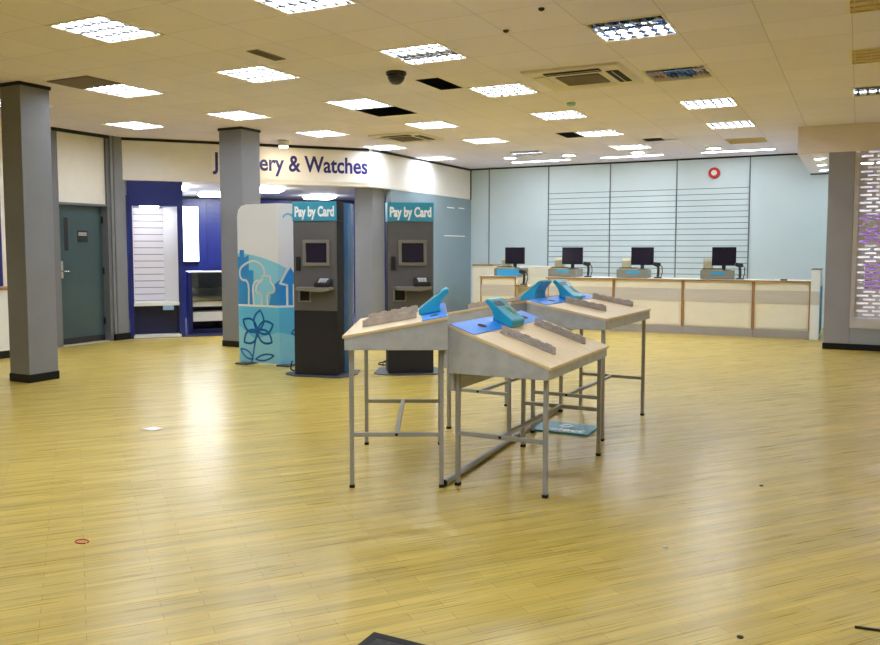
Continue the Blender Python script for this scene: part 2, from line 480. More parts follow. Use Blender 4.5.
MB().lathe([(.068,-.0905),(.05,-.105),(.01,-.11)],M['spotl']).build('lens', t)

o = MB().box((-.29,-.21,-.004),(.29,.21,.006),mat('taupe_tile',(122,108,104),.8,var=.05)).build('unlit_panel'); o.location=(-7.0,5.85,CZ-.0065); tag(o,'dark taupe unlit panel in the ceiling, left of a lit light','ceiling panel')
# air cassettes
def cassette(x,y,s,lab):
    t = thing('air_cassette', lab, 'air conditioner', (x,y,CZ), 0, 'ceiling air cassettes')
    h = s/2
    mb = MB().prism([(-h,0),(h,0),(h*.93,-.025),(-h*.93,-.025)],'y',-h,h,M['acplastic']); mb.build('panel', t, bevel=.004)
    g = MB().box((-h*.44,-h*.44,-.034),(h*.44,h*.44,-.0255),M['acgrille'])
    for k in range(9): g.box((-h*.42,-h*.42+k*h*.1,-.038),(h*.42,-h*.395+k*h*.1,-.0345),M['ventm'])
    g.build('grille', t)
    for a in range(4):
        T = Matrix.Rotation(a*PI/2,4,'Z')
        f = MB().box((-h*.56,-h*.86,-.031),(h*.56,-h*.62,-.0255),M['black'] if a<2 else M['acplastic'],T)
        f.box((-h*.54,-h*.74,-.033),(h*.54,-h*.725,-.0312),M['acplastic'],T)
        f.build('air_slot', t)
    return t
cassette(-2.45,7.88,.96,'large square air-conditioning cassette in the ceiling beside the unlit blue light')
cassette(-6.1,10.85,.86,'square air-conditioning cassette in the ceiling near the corner of the white fascia')
t = thing('vent_grille', 'small brown slatted vent grille in the ceiling above the left-hand lights', 'vent', (-4.62,5.76,CZ))
MB().box((-.06,-.19,-.008),(.06,.19,0),M['ventm']).build('frame', t)
g = MB()
for k in range(12): g.box((-.05,-.175+k*.03,-.012),(.05,-.163+k*.03,-.0082),M['acgrille'])
g.build('slats', t)
t = thing('dome_camera', 'dark smoked dome camera hanging from the ceiling', 'camera', (-3.97,6.87,CZ))
MB().lathe([(.095,0),(.1,-.012),(.095,-.03)],M['dark']).build('base', t, smooth=True)
MB().lathe([(.085,-.03),(.082,-.06),(.066,-.09),(.04,-.112),(.008,-.12)],M['dome']).build('dome', t, smooth=True)
o = MB().lathe([(.05,0),(.052,-.02),(.04,-.035)],mat('detector_green',(150,190,170),.4)).build('smoke_detector', smooth=True); o.location=(-3.0,9.2,CZ); tag(o,'small pale green smoke detector on the ceiling behind the air cassette','smoke detector')
for x,y,lab in ((-2.03,5.54,'small dark sprinkler point in the ceiling near the top edge'),(-2.47,5.96,'tiny dark sprinkler point in the ceiling beside the half-lit light')):
    o = MB().lathe([(.022,0),(.022,-.012),(.008,-.02)],M['sealant'],12).build('sprinkler_head'); o.location=(x,y,CZ); tag(o,lab,'sprinkler','ceiling sprinkler points')
o = MB().prism([(-.17,.0),(.17,0),(.14,-.012)],'x',-.28,.28,M['ceiling']).build('ceiling_tile'); o.location=(-2.80,13.02,CZ); o.rotation_euler=(0,R(-3),R(12)); o.location.z=CZ-.02
tag(o,'sagging loose ceiling tile in front of the back wall','ceiling tile')

# ------------------------------------------------------------------ walls
BY = 15.75
mb = MB().box((-7.4,BY,0),(3.2,BY+.15,CZ),M['backwall'])
wb = mb.build('wall_back'); struct(wb)
J = [-6.88,-5.585,-4.33,-3.07,-1.785]
for x in J: MB().box((x-.009,BY-.014,.0),(x+.009,BY-.0005,CZ-.03),M['joint']).build('panel_joint', wb)
for a,b in zip(J[1:],J[2:]):
    mb = MB(); 
    for k in range(16):
        z0 = 2.475-.105*k; mb.box((a+.014,BY-.012,z0-.105+.012),(b-.014,BY-.0006,z0),M['backwall'])
        mb.box((a+.014,BY-.003,z0),(b-.014,BY-.0006,z0+.012),M['joint'])
    mb.build('slat_panel', wb)
MB().box((-7.3,BY-.02,CZ-.03),(-.9,BY-.0005,CZ-.0005),M['trimblack']).build('shadow_gap', wb)

# blue-grey glossy partition under the fascia return
o = MB().box((-7.42,12.45,0),(-7.3,BY,FZ),M['glassblue']).build('wall_partition'); struct(o)
mb = MB()
for z,y0,y1 in ((2.19,14.62,14.95),(2.20,15.15,15.42),(1.63,14.5,15.45)): mb.box((-7.2995,y0,z),(-7.296,y1,z+.018),M['white'])  # white strips stand in for streaks reflected in the glossy glass
mb.build('reflection_streak', o)

# fascia: diagonal face then return along the store
th = .12
pl = [F2(-.02), F2(FLEN), (-7.3,11.92), (-7.3,BY-.001), (-7.42,BY-.001), (-7.42,12.0), F2(FLEN-.05,th), F2(-.02,th)]
o = MB().prism(pl,'z',FZ,CZ-.0005,M['fascia']).build('wall_fascia', bevel=.01); struct(o)
for a,b in ((F2(-.02,-.012),F2(FLEN,-.012)),): 
    MB().bar((*a,CZ-.022),(*b,CZ-.022),.02,M['trimblack'],.04).build('shadow_gap', o)
MB().box((-7.305,11.85,CZ-.042),(-7.285,BY,CZ-.002),M['trimblack']).build('shadow_gap', o)
MB().box((-7.305,BY-.04,FZ),(-7.28,BY-.02,CZ),M['trimblack']).build('corner_gap', o)
# the sign board on the diagonal face
ts = thing('shop_sign', 'long white fascia sign lettered Jewellery & Watches in navy', 'sign', (*F2(0,0),0), FANG)
MB().box((1.28,-.012,2.47),(FLEN-.02,-.0008,2.99),M['fascia']).build('board', ts, bevel=.002)
mb = MB(); mb.text('Jewellery & Watches',.36,M['lettering'],upright((1.30,-.014,2.735)),.80,.008,.002,'LEFT'); lo = mb.build('lettering', ts)
xs = [v.co.x for v in lo.data.vertices]; sc = (FLEN-.03-1.30)/(max(xs)-min(xs)); mn = min(xs)
for v in lo.data.vertices: v.co.x = 1.30+(v.co.x-mn)*sc

# left wall (along the store) with the door
LX = -9.95
mb = MB().box((LX-.15,-3.2,0),(LX,7.68,CZ),M['cream'])
wl = mb.build('wall_left'); struct(wl)
MB().box((LX-.15,7.82,2.03),(LX-.03,8.65,CZ-.02),M['cream']).build('over_door_panel', wl)
mb = MB().box((LX-.15,7.68,0),(LX+.012,7.82,CZ-.001),M['doorframe']).box((LX-.16,8.65,0),(LX+.01,8.70,CZ-.001),M['doorframe']).box((LX-.15,7.82,2.0),(LX-.0,8.65,2.03),M['doorframe'])
mb.box((LX-.15,7.82,CZ-.02),(LX-.01,8.65,CZ-.001),M['trimblack'])
fr = mb.build('door_frame', wl)
mb = MB().box((LX-.2,8.70,0),(LX+.04,8.97,CZ-.001),M['pillar']); mb.box((LX-.2,8.745,0),(LX+.052,8.765,CZ-.002),M['doorframe']); mb.build('boxing', wl)
MB().box((LX,8.70,0),(LX+.06,8.98,.1),M['skirt']).build('baseboard', wl)
MB().box((LX-.01,7.74,CZ-.045),(LX+.03,8.99,CZ-.0005),M['trimblack']).build('shadow_gap', wl)
dr = MB().box((LX-.14,7.82,.10),(LX-.1,8.63,2.0),M['doorteal']).build('door_1'); struct(dr)
MB().box((LX-.145,7.82,.01),(LX-.095,8.63,.10),M['dark']).build('kick_plate', dr)
MB().box((LX-.0995,7.975,1.35),(LX-.096,8.04,1.82),M['dark']).build('vision_panel', dr)
mb = MB().box((LX-.0995,8.20,1.47),(LX-.095,8.37,1.64),M['dark'])
for z in (1.595,1.568): mb.box((LX-.0948,8.215,z),(LX-.094,8.355,z+.016),M['railpale'])
mb.build('door_sign', dr)
mb = MB().box((LX-.0995,7.90,.96),(LX-.094,7.94,1.2),M['chrome']).tube([(LX-.09,7.92,1.06),(LX-.05,7.92,1.06),(LX-.05,8.01,1.06)],.008,M['chrome'],8); mb.build('door_handle', dr)
mb = MB()
for z in (.25,1.0,1.75): mb.box((LX-.105,8.615,z),(LX-.09,8.65,z+.1),M['dark'])
mb.build('hinge', dr)
o = MB().box((LX-1.,7.82,-.01),(LX-.0,8.65,.006),M['thresh']).build('floor_threshold'); struct(o)
# enclosing walls out of view
o = MB().box((LX,-3.35,0),(3.2,-3.2,CZ),M['cream']).build('wall_front'); struct(o)
o = MB().box((3.2,-3.35,0),(3.35,17.5,CZ),M['cream']).build('wall_right'); struct(o)

# ------------------------------------------------------------------ pillars
def pillar(x0,y0,x1,y1,top,lab):
    o = MB().box((x0,y0,0),(x1,y1,top),M['pillar']).build('pillar', bevel=.006); struct(o, lab)
    MB().box((x0-.006,y0-.006,0),(x1+.006,y1+.006,.085),M['skirt']).build('baseboard', o)
    if top > 2.9: MB().box((x0-.012,y0-.012,top-.035),(x1+.012,y1+.012,top-.001),M['trimblack']).build('shadow_gap', o)
    return o
pillar(-7.83,5.51,-7.525,5.85,CZ-.001,'grey square pillar at the left edge with a black skirting')
pillar(-7.985,8.89,-7.59,9.28,CZ-.001,'grey square pillar standing in front of the white sign')
pillar(-7.77,12.0,-7.415,12.41,FZ+.02,'grey square pillar under the corner of the white fascia')
# right-hand wall: pillar, shutter bay, bulkhead
RY = 12.43
o = MB().box((-.405,RY,0),(-.085,RY+.32,2.68),mat('pier_grey',(150,149,158),.45,var=.05,vscale=3)).build('pillar', bevel=.006); struct(o,'broad grey pier left of the roller shutter')
MB().box((-.411,RY-.008,0),(3.2,RY,.085),M['skirt']).build('baseboard', o)
o = MB().box((-.085,RY+.01,0),(3.2,RY+.12,.30),M['wallgrey']).box((1.7,RY+.01,.30),(3.2,RY+.12,2.68),M['wallgrey']).build('wall_shutter'); struct(o)
o = MB().box((-.80,RY,2.68),(3.2,BY,CZ-.0006),mat('soffit_paint',(232,222,226),.7,var=.02)).build('ceiling_soffit'); struct(o)
MB().box((-.80,BY-.03,2.66),(-.3,BY-.001,2.6799),M['trimblack']).build('shadow_gap', o)
o = MB().box((-.405,RY+.32,0),(-.3,BY,2.68),M['backwall']).build('wall_end'); struct(o)
d0 = None
for y,lab in ((13.15,'small downlight under the lowered soffit, nearest of its row of three'),(14.1,'small downlight under the lowered soffit, middle of its row of three'),(15.05,'small downlight under the lowered soffit, closest to the back wall')):
    if d0 is None:
        d0 = t = thing('downlight', lab, 'downlight', (-.56,y,2.68), 0, 'downlights under the lowered soffit')
        MB().lathe([(.075,0),(.095,0),(.095,-.01),(.075,-.012)],M['white']).build('rim', t)
        MB().lathe([(.074,-.001),(.074,-.010),(.02,-.018)],M['downl']).build('lens', t)
    else: dup(d0, (-.56,y,2.68), None, lab)
# roller shutter
t = thing('roller_shutter', 'perforated grey roller shutter right of the grey pier', 'shutter', (0,RY+.05,0))
mb = MB().box((-.085,-.04,.30),(-.03,.04,2.66),M['shutterframe']).box((1.65,-.04,.30),(1.7,.04,2.66),M['shutterframe']).box((-.085,-.05,.30),(1.7,.05,.44),M['shutterframe'])
mb.build('frame', t)
mb = MB(); z = .445; r = 0; x1 = 1.65
while z < 2.64:
    mb.box((-.03,-.008,z),(x1,.008,z+.026),M['shutter'])
    x = -.03+(.02 if r%2 else .10); px = -.03
    blind = 1.62 < z < 1.74
    while x < x1:
        mb.box((px,-.006,z+.026),(x,.006,z+.052),M['shutter'])
        px = x+.14; x = px+.05
        if blind: px = x-.16
    if px < x1: mb.box((px,-.006,z+.026),(x1,.006,z+.052),M['shutter'])
    z += .052; r += 1
mb.build('curtain', t)
# the lit concourse behind the shutter
o = MB().box((-.29,BY-.2,0),(3.2,BY-.1,2.68),M['mall']).build('wall_concourse'); struct(o)
for x0,z0,z1,lab in ((.1,.70,1.15,'purple poster on the concourse wall behind the shutter, lower one'),(.0,1.45,1.95,'purple poster on the concourse wall behind the shutter, upper one')):
    o = MB().box((x0,BY-.23,z0),(x0+1.4,BY-.2005,z1),M['purple']).build('poster'); tag(o,lab,'poster')
for x in (.25,1.4,2.5):
    t = thing('strip_light','bare strip light in the concourse behind the shutter','ceiling light',(x,13.6,2.68),0,'concourse strip lights')
    MB().box((-.5,-.06,-.04),(.5,.06,0),M['white']).build('housing', t); MB().box((-.48,-.04,-.06),(.48,.04,-.0405),mat('concourse_tube',(255,255,255),.5,emit=(236,240,255),estr=34.)).build('tube', t)

# ------------------------------------------------------------------ service counter
CY0 = 13.6
def counter_unit(x0, x1, lab, top=True):
    t = thing('service_counter', lab, 'counter', ((x0+x1)/2,CY0,0), 0, 'service counter units')
    w = (x1-x0)/2
    MB().box((-w+.001,.02,.13),(w-.001,.6,.86),M['counter']).build('body', t)
    MB().box((-w+.04,.008,.15),(w-.04,.0195,.84),M['counter']).build('front_panel', t, bevel=.002)
    MB().box((-w+.001,0,.53),(w-.001,.0078,.735),M['band']).build('metal_band', t)
    for s in (-1,1): MB().box((s*w-(.019 if s>0 else -.001),-.004,.13),(s*w+(.019 if s<0 else -.001),.0195,.86),M['beech']).build('edge_strip', t)
    MB().box((-w+.001,.0,0),(w-.001,.58,.13),M['plinth']).build('plinth', t)
    return t
counter_unit(-6.11,-5.42,'narrow cream counter unit under the first computer, beside the glass partition')
counter_unit(-4.82,-3.66,'cream counter unit under the second computer')
counter_unit(-3.655,-2.525,'cream counter unit under the third computer')
counter_unit(-2.52,-1.45,'cream counter unit under the fourth computer')
counter_unit(-1.447,-.635,'short cream counter unit with no computer beside the white end panel')
def worktop(x0,x1,lab):
    t = thing('worktop', lab, 'worktop', ((x0+x1)/2,CY0,.86), 0)
    w = (x1-x0)/2
    MB().box((-w,-.006,0.001),(w,.62,.028),M['white']).build('board', t)
    MB().box((-w,-.022,.001),(w,-.0065,.028),M['beech']).build('front_edge', t)
worktop(-6.12,-5.42,'short worktop with a beech edge holding the first computer')
worktop(-4.85,-.634,'long worktop with a beech edge running under three computers')
mb = MB().box((-5.42,CY0+.12,0),(-4.825,CY0+.16,.86),M['counter']); o = mb.build('counter_flap_panel'); tag(o,'cream infill panel behind the small scanner shelf','counter panel')
o = MB().box((-5.42,CY0+.118,.53),(-4.825,CY0+.1195,.735),M['band']).build('metal_band', o)
t = thing('scanner_shelf','small beech-edged shelf for the scanner between the first two counters','shelf',(-5.29,CY0+.12,.715))
MB().box((-.124,-.2,0),(.124,-.001,.028),M['white']).build('board', t); MB().box((-.124,-.215,0),(.124,-.2005,.028),M['beech']).build('edge', t)
t = thing('back_cabinet','cream cabinet standing behind the first computer, taller than the counter','cabinet',(0,14.62,0))
MB().box((-6.74,0,0),(-5.05,.4,1.05),M['counter']).build('body', t, bevel=.003)
MB().box((-6.74,-.012,1.0505),(-6.3,.4,1.075),M['beech']).build('top', t)
t = thing('end_panel','white upright panel closing the right end of the counter, blue on its side','counter panel',(-.555,CY0,0))
MB().box((-.078,-.03,0),(.05,.6,1.06),M['white']).build('body', t, bevel=.003)
MB().box((.0505,-.02,.1),(.062,.6,.80),M['bluelabel']).build('side_strip', t)
MB().box((-.0785,-.036,.53),(.052,-.0305,.735),M['band']).build('metal_band', t)
MB().box((-.079,-.035,1.0602),(.06,.6,1.072),M['joint']).build('cap', t)
o = MB().box((-.05,-.03,0),(.05,.03,.02),M['dark']).build('stapler', bevel=.006); o.location=(-1.02,CY0+.1,.8885); tag(o,'small dark stapler lying alone on the right end of the counter','stapler')

# equipment on the counter
CT = .8885
def monitor():
    t = thing('monitor','','monitor',(0,0,0),0,'computer monitors on the counter')
    mb = MB().box((-.185,-.02,.075),(.185,.025,.375),M['monitor']); mb.build('screen_case', t, bevel=.005)
    MB().box((-.17,-.0225,.09),(.17,-.0205,.36),M['screen']).build('screen', t)
    MB().box((-.03,.0,.012),(.03,.028,.0745),M['dark']).build('neck', t)
    MB().lathe([(.11,0),(.11,.008),(.04,.0118)],M['dark']).build('foot', t)
    return t
def till():
    t = thing('cash_drawer','','cash drawer',(0,0,0),0,'cash drawers on the counter')
    MB().box((-.26,-.16,.003),(.26,.2,.14),M['greybox']).build('body', t, bevel=.004)
    MB().box((-.2,-.167,.012),(.25,-.1605,.125),M['bluelabel']).build('drawer_front', t, bevel=.002)
    MB().box((-.1,-.1725,.075),(.12,-.1675,.12),M['bluelabel']).build('label', t)
    return t
def keyboard():
    t = thing('keyboard','','keyboard',(0,0,0),0,'keyboards on the cash drawers')
    MB().prism([(-.06,.0),(.06,0),(.06,.022),(-.06,.012)],'x',-.16,.16,M['beige']).build('case', t)
    mb = MB()
    for i in range(14):
        for j in range(4):
            y=-.045+.024*j; mb.box((-.15+.0215*i,y,.0195+.0025*(j)),( -.132+.0215*i,y+.018,.026+.0025*j),M['dark'])
    mb.build('keys', t)
    return t
def cardbox():
    t = thing('receipt_printer','','printer',(0,0,0),0,'beige printers behind the monitors')
    MB().prism([(-.07,0),(.07,0),(.07,.33),(-.03,.33),(-.07,.28)],'x',-.075,.075,M['beige']).build('body', t, bevel=.004)
    MB().box((-.05,-.072,.10),(.05,-.0705,.19),mat('printer_cover',(196,192,136),.4)).build('cover', t)
    return t
def scanner():
    t = thing('barcode_scanner','','scanner',(0,0,0),0,'hand scanners on stands')
    MB().lathe([(.055,0),(.055,.012),(.02,.02)],M['dark']).build('base', t)
    MB().tube([(0,0,.02),(.005,.01,.10),(0,.02,.155)],.018,M['dark'],8).build('stand', t)
    mb = MB().prism([(-.07,.0),(.0,-.03),(.035,-.01),(.035,.03),(-.06,.045)],'y',-.03,.03,M['dark']); h = mb.build('head', t, bevel=.006); h.location=(0,.0,.18)
    MB().tube([(.03,.0,.18),(.055,.0,.16),(.06,.0,.08),(.04,.0,.012)],.006,M['rubber'],6).build('cord', t)
    t.scale = (1.2,1.2,1.2)
    return t
P = {}
def put(kind, fn, loc, lab, rz=0.):
    if kind not in P: P[kind] = fn(); P[kind].location = loc; P[kind].rotation_euler = (0,0,rz); P[kind]['label'] = lab; return P[kind]
    return dup(P[kind], loc, rz, lab)
order = ['first','second','third','fourth']
for (x,rz,mx),nm in zip(((-5.63,.0,-5.59),(-4.6,.0,-4.5),(-3.39,.08,-3.27),(-2.03,.12,-1.95)),order):
    extra = {'first':'beside the glass partition','second':'behind the two leaning teal housings','third':'with a scanner at its side','fourth':'nearest the red alarm sounder'}[nm]
    tl = put('till', till, (x,CY0+.27,CT), f'cash drawer under the {nm} monitor, {extra}', rz)
    if nm == 'second':     # the first drawer keeps its wide blue front, later ones are grey
        for c in kids(tl):
            if c.name.startswith('drawer_front'): c.data = c.data.copy(); c.data.materials[0] = M['greybox']
        FRONT = [c.data for c in kids(tl) if c.name.startswith('drawer_front')][0]
    elif nm != 'first':
        for c in kids(tl):
            if c.name.startswith('drawer_front'): c.data = FRONT
    put('mon', monitor, (mx,CY0+.375,CT+.141), f'black flat monitor, {nm} from the partition, on its cash drawer', rz+.05)
    put('key', keyboard, (x-.07,CY0+.178,CT+.141), f'small keyboard in front of the {nm} monitor from the partition', rz)
    put('card', cardbox, (x-.19,CY0+.546,CT+.002), f'beige printer standing behind the {nm} monitor from the partition', rz)
put('scan', scanner, (-5.28,CY0+.02,.7435), 'black scanner on the small low shelf between the counters')
put('scan', scanner, (-4.18,CY0+.25,CT), 'black scanner on its stand beside the second monitor', .1)
put('scan', scanner, (-2.98,CY0+.25,CT), 'black scanner on its stand beside the third monitor', .1)
put('scan', scanner, (-1.69,CY0+.3,CT), 'black scanner on its stand beside the fourth monitor', .3)
# alarm sounder
t = thing('alarm_sounder','round red alarm sounder high on the back wall','alarm',(-2.4,BY,2.76))
T = Matrix.Rotation(PI/2,4,'X')
MB().lathe([(.10,.001),(.10,.04),(.085,.055)],M['red'],24,T).build('housing', t)
MB().lathe([(.05,.0555),(.05,.06),(.02,.066)],M['white'],20,T).build('face', t)

# ------------------------------------------------------------------ desks
def desk(zb, zl, zh, loc, rz, lab, hy, ry, hx=.30):
    """zb: bottom of the apron, zl: low user edge, zh: high back edge; +x is the user side"""
    t = thing('catalogue_desk', lab, 'desk', loc, rz, 'sloping catalogue desks')
    W = .57
    k = (zl-zh)/(2*hx); tz = lambda x: zh+k*(x+hx)
    ang = -math.atan(k)
    th = .018
    # sloping top
    mb = MB().prism([(-hx-.004,tz(-hx)-th),(hx+.012,tz(hx+.012)-th),(hx+.012,tz(hx+.012)),(-hx-.004,tz(-hx))],'y',-W-.004,W+.004,M['wood'])
    mb.build('top', t, bevel=.003)
    b = .145
    MB().prism([(-hx,tz(-hx)+.0003),(-b,tz(-b)+.0003),(-b,tz(-b)+.004),(-hx,tz(-hx)+.004)],'y',-W,W,M['stripblue']).build('blue_strip', t, label='bright blue strip along the high edge')
    e = .0005
    for s in (-1,1):
        y0,y1 = (s*W-.018,s*W) if s>0 else (s*W,s*W+.018)
        MB().prism([(-hx,zb),(hx,zb),(hx,tz(hx)-th-e),(-hx,tz(-hx)-th-e)],'y',y0,y1,M['deskgrey']).build('side_panel', t, bevel=.002)
    MB().prism([(hx-.018,zb),(hx,zb),(hx,tz(hx)-th-e),(hx-.018,tz(hx-.018)-th-e)],'y',-W+.0185,W-.0185,M['deskgrey']).build('front_panel', t)
    MB().box((-hx,-W+.0185,zb-.105),(-hx+.018,W-.0185,tz(-hx)-th-.006),M['deskgrey']).build('back_panel', t)
    lx, ly = hx-.033, .52
    for sx in (-1,1):
        for sy in (-1,1):
            lg = MB().box((sx*lx-.0125,sy*ly-.0125,.018),(sx*lx+.0125,sy*ly+.0125,zb+.03 if sx>0 else zb+.06),M['steel']).build('leg', t, bevel=.002)
            MB().box((sx*lx-.0145,sy*ly-.0145,0),(sx*lx+.0145,sy*ly+.0145,.0178),M['rubber']).build('foot', lg)
    for sy in (-1,1):
        st = MB().box((-lx+.013,sy*ly-.0125,.297),(lx-.013,sy*ly+.0125,.322),M['steel']).build('stretcher', t, bevel=.002)
        T = Matrix.Translation((0,sy*ly+sy*.0126,.31)) @ Matrix.Rotation(-sy*PI/2,4,'X')
        MB().lathe([(.009,0),(.009,.003),(.004,.005)],M['rubber'],10,T).build('bolt', st)
    MB().box((-.0125,-ly+.013,.298),(.0125,ly-.013,.321),M['steel']).build('tie_bar', t, bevel=.002)
    # ticket rails
    for y,x0,x1 in ry:
        mb = MB()
        mb.prism([(x0,tz(x0)+.001),(x1,tz(x1)+.001),(x1,tz(x1)+.042),(x0,tz(x0)+.042)],'y',y-.004,y+.006,M['rail'])
        mb.prism([(x0,tz(x0)+.001),(x1,tz(x1)+.001),(x1,tz(x1)+.010),(x0,tz(x0)+.010)],'y',y-.026,y-.0042,M['rail'])
        n = 5
        for i in range(n):
            a = x0+(x1-x0)*(i+.15)/n; c = a+(x1-x0)/n*.55
            mb.prism([(a,tz(a)+.042),(c,tz(c)+.042),(c,tz(c)+.048),(a,tz(a)+.048)],'y',y-.003,y+.005,M['railpale'] if i%2 else M['rail'])
            mb.prism([(a,tz(a)+.010),(c,tz(c)+.010),(c,tz(c)+.022),(a,tz(a)+.022)],'y',y-.020,y-.0043,M['rail'])
        mb.build('ticket_rail', t)
    # cable holes
    for y in (-.30,.38):
        mb = MB(); x=-.215
        T = Matrix.Translation((x,y,tz(x)+.0042)) @ Matrix.Rotation(ang,4,'Y') @ Matrix.Diagonal((1,1.5,1,1))
        mb.lathe([(.026,0),(.026,.002),(.02,.0025)],M['holebrown'],16,T).build('cable_hole', t)
    # stock checker housing
    z0 = tz(-.19)
    pr = [(-.145+.02,tz(-.125)-z0+.004),(-.118,.018),(-.125,.03),(-.275,.15),(-.292,.157),(-.306,.150),(-.308,.136),(-.285,.115),(-.262,.085),(-.25,.05),(-.255,tz(-.255)-z0+.0045)]
    T = Matrix.Translation((0,hy,z0))
    h = MB().prism(pr,'y',-.105,.105,M['housing'],T).build('stock_checker', t, bevel=.008, label='slanted teal keypad housing')
    a = math.atan2(.12,-.15)
    T2 = Matrix.Translation((-.2,hy,z0+.09)) @ Matrix.Rotation(math.atan2(.12,.15),4,'Y')     # x down the slope
    MB().box((-.075,-.085,.0005),(-.035,.03,.003),M['dark'],T2).build('display', h)
    mb = MB()
    for i in range(4):
        for j in range(3): mb.box((-.022+i*.022,.035+.0+j*.02-.02,.0005),(-.008+i*.022,.049+j*.02-.02,.005),M['keys'] if (i+j)%3 else M['railpale'],T2)
    mb.build('keypad', h)
    return t
desk(.80,.885,.99,(-2.568,4.48,0),R(207.5),'tall grey sloping desk turned away on the left of the cluster',.06,[(-.2,-.11,.215),(.25,-.11,.215)],.29)
desk(.80,.885,.99,(-2.475,6.05,0),R(177.5),'grey sloping desk hidden at the back, facing away behind the low desk',-.06,[(-.3,-.10,.20),(.3,-.10,.20)],.285)
desk(.66,.735,.94,(-1.766,4.737,0),0,'lowest and nearest grey sloping desk, with two rails on its maple top',.05,[(-.25,-.11,.225),(.33,-.115,.225)])
desk(.80,.885,.99,(-1.84,6.21,0),R(-2.5),'grey sloping desk standing behind the low one, on the right of the cluster',.05,[(-.2,-.14,.18),(.43,-.14,.2)])
o = MB().tube([(-2.092,4.16,.021),(-2.243,6.72,.021)],.02,M['steel'],14).build('floor_conduit', smooth=False)
tag(o,'long grey round conduit lying on the floor between the desks','conduit')
MB().tube([(-2.0912,4.145,.021),(-2.092,4.1598,.021)],.0205,M['rubber'],14).build('end_cap', o)
t = thing('floor_sign','teal board with a white emblem and word lying flat under the desks','sign',(-1.957,5.93,0),R(1))
MB().box((-.23,-.17,.001),(.23,.17,.015),M['signteal']).build('board', t)
mb = MB(); T = Matrix.Translation((.02,-.085,.0152))
mb.text('select',.13,M['whitetext'],T,1.05,.004,.0004)
mb.lathe([(.055,.0155),(.055,.016),(.035,.0164)],M['whitetext'],20,Matrix.Translation((.0,.05,0)))
mb.lathe([(.028,.0166),(.028,.017),(.015,.0172)],M['signteal'],16,Matrix.Translation((.005,.055,0)))
mb.build('lettering', t)

# ------------------------------------------------------------------ pay-by-card kiosks
def kiosk():
    t = thing('payment_kiosk','','kiosk',(0,0,0),0,'pay-by-card kiosks')
    w, d = .25, .20
    MB().box((-w,0,.012),(w,d,.71),M['kioskdark']).build('lower_cabinet', t, bevel=.004)
    MB().box((-w,0,.7105),(w,d,1.67),M['kiosk']).build('upper_cabinet', t, bevel=.004)
    MB().box((-w-.003,.012,.03),(w+.003,d-.005,1.668),M['kioskside']).build('side_cladding', t)
    hd = MB().box((-w-.004,-.006,1.6705),(w+.004,d,1.875),M['teal']).box((w-.001,.0,1.6705),(w+.0055,d,1.8749),M['kioskside']).build('header', t, bevel=.002)
    mb = MB(); mb.text('Pay by Card',.145,M['whitetext'],upright((.0,-.0075,1.765)),.76,.006,.001); lo = mb.build('lettering', hd)
    xs=[v.co.x for v in lo.data.vertices]; s=.455/(max(xs)-min(xs)); c=(max(xs)+min(xs))/2
    for v in lo.data.vertices: v.co.x=(v.co.x-c)*s
    # screen with its frame
    mb = MB()
    for a,b,c2,d2 in ((-.135,1.19,.175,1.225),(-.135,1.435,.175,1.47),(-.135,1.225,-.10,1.435),(.14,1.225,.175,1.435)): mb.box((a,-.018,b),(c2,-.0005,d2),M['kioskframe'])
    mb.build('screen_frame', t, bevel=.003)
    MB().box((-.0995,-.006,1.2255),(.1395,-.0005,1.4345),M['screen']).build('screen', t)
    MB().box((-.215,-.02,1.14),(-.165,-.0005,1.29),M['dark']).build('card_reader', t, bevel=.004)
    mb = MB().prism([(-.175,.965),(.215,.965),(.215,.94),(.10,.915),(-.175,.93)],'y',-.12,-.0005,M['kioskframe']); mb.build('shelf', t, bevel=.004)
    mb = MB()
    for a,b,c2,d2 in ((-.19,.80,-.05,.815),(-.19,.945,-.05,.96),(-.19,.815,-.175,.945),(-.065,.815,-.05,.945)): mb.box((a,-.015,b),(c2,-.0005,d2),M['kioskframe'])
    mb.box((-.1745,-.004,.8155),(-.0655,-.0006,.9445),M['black']); mb.build('receipt_slot', t)
    pp = MB().prism([(-.10,0),(.0,0),(.0,.095),(-.10,.045)],'x',.03,.205,M['dark'],Matrix.Translation((0,-.008,.966))).build('pin_pad', t, bevel=.006)
    mb = MB(); T = Matrix.Translation((.117,-.058,1.0365)) @ Matrix.Rotation(math.atan(.5),4,'X')
    mb.box((-.05,.012,.0005),(.05,.044,.003),M['alum'],T)
    for i in range(3):
        for j in range(3): mb.box((-.045+i*.032,-.042+j*.017,.0005),(-.02+i*.032,-.03+j*.017,.005),M['alum'],T)
    mb.build('keys', pp)
    # curved blue backing panel behind the cabinet
    pr = [(-.25,d+.001),(.252,d+.001),(.266,d+.08),(.268,d+.16),(.262,d+.25),(.252,d+.25),(.258,d+.16),(.256,d+.08),(.24,d+.02),(-.25,d+.02)]
    MB().prism(pr,'z',.012,1.872,M['kioskblue']).build('backing_panel', t, label='glossy blue curved backing panel')
    MB().prism([(.250,d+.2505),(.264,d+.2505),(.264,d+.262),(.250,d+.262)],'z',.012,1.872,M['printwhite']).build('edge_strip', t)
    pl = [(-.40,.10),(-.36,.0),(-.2,-.10),(.27,-.10),(.38,.02),(.40,.2),(.32,.5),(-.3,.5)]
    MB().prism(pl,'z',0.0005,.0118,M['base']).build('base_plate', t, bevel=.003)
    return t
k1 = kiosk(); k1.location=(-5.19,7.23,0); k1.rotation_euler=(0,0,R(12)); k1['label']='Pay by Card kiosk beside the flower panel, its blue side showing'
dup(k1,(-4.345,7.82,0),R(37),'Pay by Card kiosk partly hidden behind the left desk')
